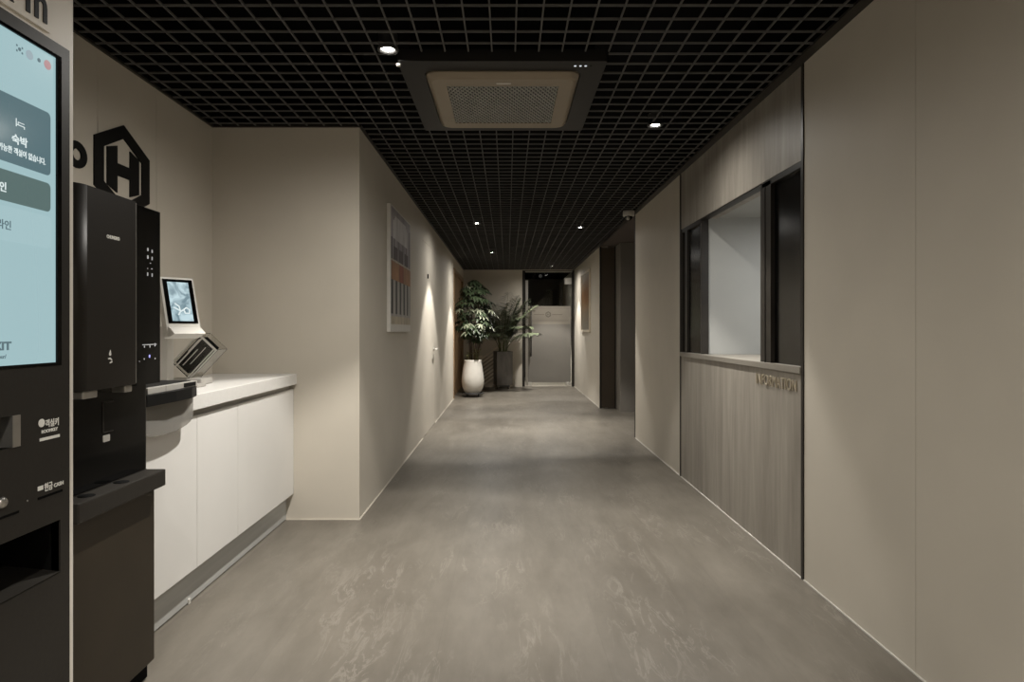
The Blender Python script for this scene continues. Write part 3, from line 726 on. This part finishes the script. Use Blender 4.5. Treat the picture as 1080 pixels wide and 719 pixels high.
tag(b.build('edge_glints', 'white_plastic', t), 'white strips imitating glints on the clear edges')
b = MB(); mz = Matrix.Identity(4); b.box(-1.76, -1.595, 3.14, 3.32, .8895, .901, bev=.003); b.build('foot', 'grey_plastic', t)
b = MB(); b.box(-1.545, -1.47, 2.98, 3.10, .8895, .920, bev=.006)
tag(b.build('card_reader', 'grey_plastic'), 'small grey block reader on the counter beside the acrylic holder', 'card reader')

# ================================================================== WALL LOGO
hx = thing('wall_logo', 'black hexagon logo with an H mounted on the left wall', 'logo', (XL, 2.90, 1.893))
cy, cz, rz, ry = 2.90, 1.893, .217, .208
def hexa(sy, sz): return [(cy, cz+sz), (cy+sy, cz+sz/2), (cy+sy, cz-sz/2), (cy, cz-sz), (cy-sy, cz-sz/2), (cy-sy, cz+sz/2)]
b = MB(); b.ring(hexa(ry, rz), hexa(ry*.69, rz*.71), 'x', XL, XL+.006); b.build('hexagon_ring', 'black', hx)
b = MB(); hw, hh, st, ch = .120, .100, .072, .016
half = [(-hw, -hh+ch), (-hw+st, -hh-ch/2), (-hw+st, -.028), (hw-st, -.028), (hw-st, -hh-ch/2), (hw, -hh+ch), (hw, hh-ch), (hw-st, hh+ch/2), (hw-st, .028), (-hw+st, .028), (-hw+st, hh+ch/2), (-hw, hh-ch)]
b.prism([(cy+p, cz+q) for p, q in half], 'x', XL, XL+.006)
b.build('letter', 'black', hx)
o_ = MB(); oc = (2.585, 1.885)
o_.ring([(oc[0]+.062*math.cos(2*PI*i/24), oc[1]+.056*math.sin(2*PI*i/24)) for i in range(24)], [(oc[0]+.026*math.cos(2*PI*i/24), oc[1]+.024*math.sin(2*PI*i/24)) for i in range(24)], 'x', XL, XL+.006)
tag(o_.build('wall_letter', 'black'), 'black round letter o on the left wall before the hexagon', 'letter')

# ================================================================== CEILING CASSETTE
ac = thing('ceiling_air_conditioner', 'large dark square cassette air conditioner with bronze centre in the grid ceiling', 'air conditioner', (-.022, 3.29, CEIL))
x0, x1, y0, y1 = -.497, .452, 2.80, 3.775; zc = CEIL-.012
cx_, cy_ = (x0+x1)/2, (y0+y1)/2
b = MB()
def rr(hx_, hy_, r, n=5): return [(cx_+p, cy_+q) for p, q in rrect(-hx_, hx_, -hy_, hy_, r, n)]
H = (x1-x0)/2; HY = (y1-y0)/2
b.ring(rr(H, HY, .012), rr(H-.105, HY-.105, .05), 'z', zc-.012, CEIL+.03)
b.build('frame', 'cass_frame', ac)
b = MB(); b.box(x0+.05, x1-.05, y0+.05, y1-.05, CEIL+.04, CEIL+.25); b.build('housing', 'black', ac)
# bronze centre: dished ring then flat with a hole
def loft(b, loops):
    rows = [[b.bm.verts.new((u, v, z)) for u, v in pl] for pl, z in loops]
    n = len(rows[0])
    for A, B in zip(rows, rows[1:]):
        for i in range(n): b._f([A[i], A[(i+1) % n], B[(i+1) % n], B[i]])
b = MB()
gh, gv = .272, .270; zp = zc-.040
loft(b, [(rr(H-.108, HY-.108, .05), CEIL+.02), (rr(H-.110, HY-.110, .05), zc-.016), (rr(H-.122, HY-.122, .05), zp+.006), (rr(H-.135, HY-.135, .045), zp), (rr(gh, gv, .004), zp), (rr(gh, gv, .004), CEIL+.02)])
pn = b.build('centre_panel', 'cass_panel', ac)
b = MB(); b.box(cx_-gh, cx_+gh, cy_-gv, cy_+gv, zp+.012, zp+.018); b.build('filter', 'cass_dark', ac)
b = MB()   # diamond lattice
stp = .0235
zg0, zg1 = zp+.001, zp+.008
def clipline(p, q):
    t0, t1 = 0.0, 1.0; dx, dy = q[0]-p[0], q[1]-p[1]
    for pp, qq in ((-dx, p[0]+gh), (dx, gh-p[0]), (-dy, p[1]+gv), (dy, gv-p[1])):
        if abs(pp) < 1e-9:
            if qq < 0: return None
            continue
        r_ = qq/pp
        if pp < 0: t0 = max(t0, r_)
        else: t1 = min(t1, r_)
    return ((p[0]+dx*t0, p[1]+dy*t0), (p[0]+dx*t1, p[1]+dy*t1)) if t0 < t1-1e-4 else None
for sgn in (1, -1):
    for i in range(-48, 49):
        c0 = i*stp
        l = clipline((c0-.6, -.6*1.9*sgn), (c0+.6, .6*1.9*sgn))
        if not l: continue
        (ax, ay), (bx, by) = l
        d = Vector((bx-ax, by-ay, 0)); n_ = Vector((-d.y, d.x, 0)).normalized()*.0017
        A, B_ = Vector((cx_+ax, cy_+ay, 0)), Vector((cx_+bx, cy_+by, 0))
        b.prism([((A+n_).x, (A+n_).y), ((B_+n_).x, (B_+n_).y), ((B_-n_).x, (B_-n_).y), ((A-n_).x, (A-n_).y)], 'z', zg0, zg1)
b.build('grille', 'cass_grille', ac)
for i in range(4):
    b = MB(); b.lathe([(0, 0), (.006, 0), (.006, -.0015), (0, -.0015)], (x1-.14+.024*i, y0+.05, zc-.012), 10, smooth=False); b.build('status_light', 'led' if i < 3 else 'black', ac)
b = MB(); b.box(cx_-.03, cx_+.04, cy_-HY+.175, cy_-HY+.187, zp-.003, zp+.001); b.build('badge', 'chrome', pn)
b = MB(); b.tube([(x0+.005, y0+.01, zc-.03), (x0+.005, y0+.01, zc-.02)], .010, 10); b.build('corner_screw', 'chrome', ac)

# ================================================================== DOWNLIGHTS
LC = (1, .963, .895)
def lamp_light(x, y, power, spill=0.2, core=.9, size=80, blend=.3, z=None):
    z = z if z else CEIL-.010
    l = bpy.data.lights.new('downlight_beam', 'SPOT'); l.energy = power; l.color = LC; l.spot_size = R(size); l.spot_blend = blend; l.shadow_soft_size = .018
    o = bpy.data.objects.new('downlight_beam', l); COL.objects.link(o); o.location = (x, y, z-.006)
    l = bpy.data.lights.new('downlight_core', 'SPOT'); l.energy = power*core; l.color = LC; l.spot_size = R(58); l.spot_blend = 1.0; l.shadow_soft_size = .018
    o = bpy.data.objects.new('downlight_core', l); COL.objects.link(o); o.location = (x, y, z-.006)
    l = bpy.data.lights.new('downlight_spill', 'SPOT'); l.energy = power*spill; l.color = LC; l.spot_size = R(172); l.spot_blend = 1.0; l.shadow_soft_size = .03
    o = bpy.data.objects.new('downlight_spill', l); COL.objects.link(o); o.location = (x, y, z-.006)
LP = [(-.524, 2.726, 'bright downlight beside the near corner of the air conditioner'), (.888, 3.73, 'bright downlight in front of the reception window'), (-.35, 7.16, 'downlight on the left over the flush door'),
      (.873, 7.43, 'downlight on the right near the dome camera'), (-.24, 9.87, 'downlight just in front of the plants'), (.85, 11.9, 'downlight in front of the glass door')]
proto = None
for i, (x, y, lab) in enumerate(LP):
    if proto is None:
        proto = thing('downlight', lab, 'ceiling light', (x, y, CEIL), 'downlights in the grid ceiling')
        b = MB(); b.lathe([(.042, .06), (.042, -.003), (.046, -.003), (.046, -.010), (.033, -.010), (.029, .002), (.029, .03)], (x, y, CEIL), 28); b.build('housing', 'lamp_body', proto)
        b = MB(); b.lathe([(0, -.006), (.02, -.005), (.0285, .001), (.0285, .006), (0, .006)], (x, y, CEIL), 24); b.build('lens', 'lamp', proto)
    else:
        o = copy_tree(proto, (x-proto.location.x, y-proto.location.y, 0)); o['label'] = lab
P0 = 60
for (x, y, _), pw, sp in zip(LP, (1.35, 1.0, 1.5, 1.25, 1.5, 1.05), (.55, .28, .22, .20, .5, .6)): lamp_light(x, y, P0*pw, spill=sp, z=CEIL-.012)
# the same fittings go on behind the viewer
for x, y, q in ((-.524, .10, 1.3), (.888, .10, .75), (-.524, -1.5, 1.0), (.888, -1.5, .75)): lamp_light(x, y, P0*q, spill=.55)
# reception booth, vestibule
def area(name, loc, power, size, col=(1, .93, .84), rot=(0, 0, 0)):
    l = bpy.data.lights.new(name, 'AREA'); l.energy = power; l.size = size; l.color = col
    o = bpy.data.objects.new(name, l); COL.objects.link(o); o.location = loc; o.rotation_euler = rot
area('booth_lamp', (2.35, 3.35, HZ-.01), 11.0, .9, (.99, .99, .97))
lamp_light(.70, YE+.40, 170, spill=.01, size=50, z=2.3)

# ================================================================== DOME CAMERA
c = thing('dome_camera', 'white security dome camera under the ceiling by the side passage', 'security camera', (1.26, 6.45, CEIL))
b = MB(); b.lathe([(0, 0), (.055, 0), (.060, -.012), (.058, -.052), (.046, -.058), (0, -.058)], (1.26, 6.45, CEIL), 28); b.build('housing', 'white_plastic', c)
b = MB(); b.lathe([(.043, -.058)] + [(.043*math.cos(R(a)), -.058-.042*math.sin(R(a))) for a in range(15, 90, 15)] + [(0, -.1)], (1.26, 6.45, CEIL), 24); b.build('dome', 'gloss_black', c)
b = MB(); b.lathe([(0, -.02), (.016, -.016), (.02, 0), (.016, .016), (0, .02)], (1.245, 6.402, CEIL-.082), 12); b.build('eyeball', 'white_plastic', c)

# small things on walls
b = MB(); b.box(XC, XC+.012, 6.985, 7.015, 1.735, 1.785, bev=.003)
tag(b.build('wall_sensor', 'black'), 'small black sensor high on the left corridor wall', 'sensor')
b = MB(); b.box(1.17, 1.31, YE-.06, YE+.025, 2.09, 2.22, bev=.006)
tag(b.build('door_sensor', 'white_plastic'), 'small white box at the upper corner of the glass door', 'sensor')

# ================================================================== PICTURES
# left: canvas of grey pillars with a rust band
p = thing('wall_picture', 'tall canvas picture of pale pillars with a rust band on the left wall', 'picture', (XC, 5.11, 1.14))
b = MB(); b.box(XC, XC+.028, 4.64, 5.59, 1.14, 2.105, bev=.002); b.build('canvas', 'art_side', p)
def artmat(name, c, n=.25, sc=14): return mat(name, c, .55, noise=n, nscale=sc, stretch=(1, 1, .4))
A_ = [artmat('art_sky', (.30, .275, .29), .35, 5), artmat('art_pillar', (.36, .35, .33)), artmat('art_gap', (.045, .042, .042)), artmat('art_rust', (.30, .155, .075), .4, 9), artmat('art_rust_red', (.25, .065, .03), .3), artmat('art_roof', (.07, .05, .052)), artmat('art_line', (.42, .37, .28)), artmat('art_glow', (.52, .50, .50), .25, 9), artmat('art_mauve', (.16, .135, .145), .2)]
b = MB(); xf = XC+.028; w0, w1 = 4.66, 5.57
def art(y0, y1, z0, z1, mi, d): b.box(xf-.001, xf+d, y0, y1, z0, z1, mi)
art(w0, w1, 1.23, 2.09, 0, .0010)
for yy0 in (4.76, 4.95, 5.14, 5.33, 5.50): art(yy0, yy0+.055, 1.60, 2.02, 8, .0014)
for i in range(3): art(4.74+.04*i, 5.42-.05*i, 1.86+.045*i, 2.00+.02*i, 7, .0016+.0002*i)
art(w0, w1, 1.28, 1.56, 2, .0014)
for yy0 in (4.74, 4.92, 5.10, 5.28, 5.45): art(yy0, yy0+.10, 1.26, 1.56, 1, .0020)
art(w0, w1, 1.54, 1.68, 3, .0024); art(5.02, 5.20, 1.54, 1.68, 4, .0028)
art(w0, 4.70, 1.68, 1.86, 2, .0024)
for yy0 in (4.76, 5.02, 5.27): art(yy0, yy0+.17, 1.70, 1.80, 5, .0026)
art(w0, w1, 1.683, 1.695, 6, .0030); art(w0, w1, 1.20, 1.262, 6, .0018)
b.build('print', A_, p)
# right: orange abstract
p = thing('wall_picture', 'framed orange and brown abstract picture on the right wall', 'picture', (XR, 10.78, 1.12))
b = MB(); b.ring([(10.2, 1.12), (11.36, 1.12), (11.36, 2.166), (10.2, 2.166)], [(10.24, 1.16), (11.32, 1.16), (11.32, 2.126), (10.24, 2.126)], 'x', XR, XR-.025); b.build('frame', 'slat', p)
m_, nt_, bs_ = newmat('abstract_print')
tc_ = nt_.nodes.new('ShaderNodeTexCoord'); sp_ = nt_.nodes.new('ShaderNodeSeparateXYZ'); nz_ = nt_.nodes.new('ShaderNodeTexNoise'); nz_.inputs['Scale'].default_value = 4
mp_ = nt_.nodes.new('ShaderNodeMapping'); mp_.inputs['Scale'].default_value = (1, .6, 2.2)
ad_ = nt_.nodes.new('ShaderNodeMath'); ad_.operation = 'MULTIPLY_ADD'; ad_.inputs[1].default_value = .35
rp_ = nt_.nodes.new('ShaderNodeValToRGB'); cr = rp_.color_ramp
cr.elements[0].position = .12; cr.elements[0].color = (.16, .145, .11, 1); cr.elements[1].position = .95; cr.elements[1].color = (.34, .30, .24, 1)
for pos, colr in ((.35, (.20, .135, .075, 1)), (.5, (.30, .16, .065, 1)), (.66, (.27, .13, .05, 1)), (.8, (.33, .235, .15, 1))):
    e = cr.elements.new(pos); e.color = colr
sb_ = nt_.nodes.new('ShaderNodeMapRange'); sb_.inputs['From Min'].default_value = 0; sb_.inputs['From Max'].default_value = 1.05; sb_.inputs['To Min'].default_value = -.17; sb_.inputs['To Max'].default_value = .83
L = nt_.links.new
L(tc_.outputs['Object'], sp_.inputs[0]); L(tc_.outputs['Object'], mp_.inputs[0]); L(mp_.outputs[0], nz_.inputs['Vector']); L(sp_.outputs['Z'], sb_.inputs[0]); L(nz_.outputs['Fac'], ad_.inputs[0]); L(sb_.outputs[0], ad_.inputs[2]); L(ad_.outputs[0], rp_.inputs[0]); L(rp_.outputs[0], bs_.inputs['Base Color'])
bs_.inputs['Roughness'].default_value = .35
b = MB(); b.box(XR-.012, XR, 10.24, 11.32, 1.16, 2.126); b.build('print', m_, p)

# ================================================================== PLANTS
def caddy(x, y, r, lab, square=False):
    t = thing('plant_caddy', lab, 'plant caddy', (x, y, 0), 'rolling plant caddies')
    b = MB()
    if square: b.box(x-r, x+r, y-r, y+r, .048, .075, bev=.004)
    else: b.lathe([(0, .048), (r, .048), (r, .070), (r-.02, .070), (r-.02, .060), (0, .060)], (x, y, 0), 28)
    b.build('tray', 'wheel', t)
    for k_ in range(4):
        a = PI/4+k_*PI/2; q = r*(1.1 if square else .75)
        px, py = x+q*math.cos(a), y+q*math.sin(a)
        b = MB(); b.lathe([(0, -.011), (.021, -.011), (.024, 0), (.021, .011), (0, .011)], (px, py, .024), 14, axis='x')
        wl = b.build('caster', 'wheel', t)
    return t
# --- umbrella tree in the white pot
PX, PY = -.60, 10.80
caddy(PX, PY, .185, 'round wheeled caddy under the white planter')
U = thing('potted_umbrella_tree', 'dense green umbrella tree in a tall rounded white planter', 'potted plant', (PX, PY, .070))
b = MB(); zb = .062
b.lathe([(0, 0), (.115, 0), (.135, .012), (.180, .10), (.197, .20), (.192, .29), (.170, .43), (.148, .56), (.150, .575), (.138, .578), (.136, .54), (.135, .50), (0, .50)], (PX, PY, zb), 40)
b.build('pot', 'pot_white', U)
b = MB(); b.lathe([(0, .52), (.09, .515), (.134, .505), (.134, .49), (0, .49)], (PX, PY, zb), 20); b.build('soil', 'soil', U)
rnd = random.Random(3)
crown = []
for i in range(4):
    a = i*1.7+.3
    top = Vector((PX+.13*math.cos(a)+.03, PY+.13*math.sin(a), 1.30+.10*i))
    base = Vector((PX+.05*math.cos(a), PY+.05*math.sin(a), zb+.5))
    mid = (base+top)/2+Vector((.03*math.cos(a*2), .03*math.sin(a*2), 0))
    b = MB(); b.tube([base, mid, top, top+Vector((.02*math.cos(a), .02*math.sin(a), .30))], [.020, .017, .013, .006], 8); b.build('trunk', 'bark', U)
b = MB()
for i in range(210):
    # a point in a tall egg crown, denser outside
    u = rnd.uniform(-1, 1); a = rnd.uniform(0, 2*PI); rr_ = rnd.uniform(.35, 1)**.6
    z = 1.50+u*.52; rad = math.sqrt(max(.05, 1-u*u))*.34*rr_*(1.05-.15*u)
    q = Vector((PX+.03+rad*math.cos(a), PY+rad*math.sin(a), z))
    out = Vector((math.cos(a), math.sin(a), .15+.5*max(u, -.3))).normalized()
    hub = q
    nl = rnd.randint(6, 8); t1 = out.cross(Vector((0, 0, 1))).normalized(); t2 = (t1.cross(out)).normalized()
    if t2.z < 0: t2 = -t2
    hubn = (Vector((0, 0, 1))*.8+out*.5).normalized()
    e1 = hubn.cross(t1).normalized()
    b.mi = 1 if rnd.random() < (.45 if .2 < 1.75-z < .65 and q.y < PY else .10) else 0  # lit-looking colour mostly on near leaves in the middle of the crown
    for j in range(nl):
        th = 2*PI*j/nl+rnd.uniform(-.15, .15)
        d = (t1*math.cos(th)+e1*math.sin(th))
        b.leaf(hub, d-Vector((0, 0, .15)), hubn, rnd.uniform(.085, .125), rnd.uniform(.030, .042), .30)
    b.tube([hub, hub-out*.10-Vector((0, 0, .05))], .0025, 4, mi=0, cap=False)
b.build('foliage', ['leaf', 'leaf_lit'], U, keep=True)
b = MB()
for i in range(34):
    a = rnd.uniform(0, 2*PI); r_ = rnd.uniform(.02, .11)
    base = Vector((PX+r_*math.cos(a), PY+r_*math.sin(a), zb+.50)); h_ = rnd.uniform(.05, .26)
    tip = base+Vector((.05*math.cos(a), .05*math.sin(a), h_))
    b.tube([base, tip], .003, 4, cap=False)
    for j in range(3): 
        th = rnd.uniform(0, 2*PI); b.leaf(tip, Vector((math.cos(th), math.sin(th), .6)), Vector((0, 0, 1)), rnd.uniform(.06, .10), .03, .3)
b.build('undergrowth', 'leaf_yellow', U, keep=True)
# --- palm in the dark square planter
QX, QY = -.085, 12.28
caddy(QX, QY, .135, 'square wheeled caddy under the dark planter', True)
V = thing('potted_palm', 'feathery palm in a tall dark square planter', 'potted plant', (QX, QY, .075))
mxp = Matrix.Translation((QX, QY, .0755)) @ Matrix.Rotation(R(14), 4, 'Z')
b = MB(); hw = .158; ph = .66
for (a0, a1, c0, c1) in ((-hw, hw, -hw, -hw+.018), (-hw, hw, hw-.018, hw), (-hw, -hw+.018, -hw+.018, hw-.018), (hw-.018, hw, -hw+.018, hw-.018)): b.box(a0, a1, c0, c1, 0, ph, mx=mxp)
b.box(-hw+.018, hw-.018, -hw+.018, hw-.018, 0, .03, mx=mxp)
b.build('planter', 'pot_dark', V)
b = MB(); b.box(-hw+.019, hw-.019, -hw+.019, hw-.019, .55, .60, mx=mxp); b.build('soil', 'soil', V)
def frond(az, reach, h, curl, seedn, m='palm', nleaf=30):
    r2 = random.Random(seedn)
    base = Vector((QX+.06*math.cos(az), QY+.06*math.sin(az), .67))
    P = []
    for i in range(13):
        t = i/12
        P.append(base+Vector((math.cos(az), math.sin(az), 0))*(reach*(t**1.7))+Vector((0, 0, 1))*(h*t-curl*t**3))
    b = MB(); b.tube(P, [.009*(1-.75*i/12) for i in range(13)], 5, mi=1)
    for i in range(nleaf):
        t = .34+.66*i/(nleaf-1); f = t*12; i0 = min(11, int(f)); p = P[i0].lerp(P[i0+1], f-i0); tan = (P[i0+1]-P[i0]).normalized()
        sd = tan.cross(Vector((0, 0, 1))); sd = sd.normalized() if sd.length > .01 else Vector((1, 0, 0))
        for s_ in (1, -1):
            L_ = (.33*math.sin(PI*(.25+.70*(t-.34)/.66))+.05)*r2.uniform(.85, 1.1)
            b.leaf(p, sd*s_*1.0+tan*.5+Vector((0, 0, r2.uniform(-.05, .2))), Vector((0, 0, 1)), L_, .030, .35, mi=0, seg=3)
    for v_ in b.bm.verts: v_.co.y = min(v_.co.y, YE-.03)
    b.build('frond', [m, 'palm_stem'], V, keep=True)
FR = [(R(-15), .62, 1.18, .22), (R(5), .50, .95, .40), (R(-50), .55, .90, .35), (R(-95), .40, 1.10, .25), (R(-140), .50, 1.15, .25), (R(175), .42, 1.25, .18), (R(35), .30, 1.28, .12), (R(-30), .72, .72, .30),
      (R(120), .25, 1.20, .2), (R(-115), .55, .75, .35), (R(200), .55, .85, .30), (R(-70), .25, 1.30, .10), (R(-5), .28, 1.20, .10), (R(-35), .45, 1.05, .30), (R(15), .48, 1.32, .22), (R(-60), .35, 1.28, .2), (R(-160), .35, 1.0, .3), (R(60), .3, 1.1, .2), (R(-85), .5, 1.0, .45), (R(150), .4, 1.05, .3)]
for i, f in enumerate(FR): frond(*f, seedn=i+11)
b = MB()
for i in range(9):
    a = i*.7; x_, y_ = QX+.07*math.cos(a), QY+.07*math.sin(a); b.tube([(x_, y_, .66), (x_+.02*math.cos(a), y_+.02*math.sin(a), 1.0+.03*(i % 3))], [.014, .008], 7)
b.build('stem', 'palm_stem', V)
# --- pale slatted screen behind the pots
s_ = thing('slatted_screen', 'low pale screen with diagonal slats between the two planters', 'screen', (-.40, 12.56, 0))
b = MB(); b.box(-.585, -.50, 12.53, 12.58, 0, .64, bev=.003); b.build('post', 'slat', s_)
b = MB(); b.box(-.50, -.20, 12.57, 12.585, 0, .62); b.build('backing', 'slat_back', s_)
for i in range(8):
    z = .02+.078*i
    b = MB(); b.prism([(-.50, z), (-.20, z+.22), (-.20, z+.26), (-.50, z+.04)], 'y', 12.54, 12.57); b.build('slat', 'slat', s_)

# ================================================================== CAMERA, WORLD, VIEW
cam = bpy.data.cameras.new('camera'); co = bpy.data.objects.new('camera', cam); COL.objects.link(co)
co.location = (0, 0, CAM_H); co.rotation_euler = (R(90), 0, 0)
cam.sensor_width = 36; cam.lens = 655/1080*36; cam.shift_x = 5/1080; cam.shift_y = -11.5/1080; cam.clip_start = .02; cam.clip_end = 60
S.camera = co
w = bpy.data.worlds.new('world'); S.world = w; w.use_nodes = True
w.node_tree.nodes['Background'].inputs[0].default_value = (0, 0, 0, 1); w.node_tree.nodes['Background'].inputs[1].default_value = 0
S.view_settings.view_transform = 'Standard'; S.view_settings.look = 'None'; S.view_settings.gamma = 1; S.view_settings.use_curve_mapping = False
S.view_settings.exposure = 1.02
S.cycles.max_bounces = 12; S.cycles.diffuse_bounces = 8; S.cycles.glossy_bounces = 5; S.cycles.transmission_bounces = 8
S.cycles.use_denoising = True
S.cycles.sample_clamp_indirect = 6
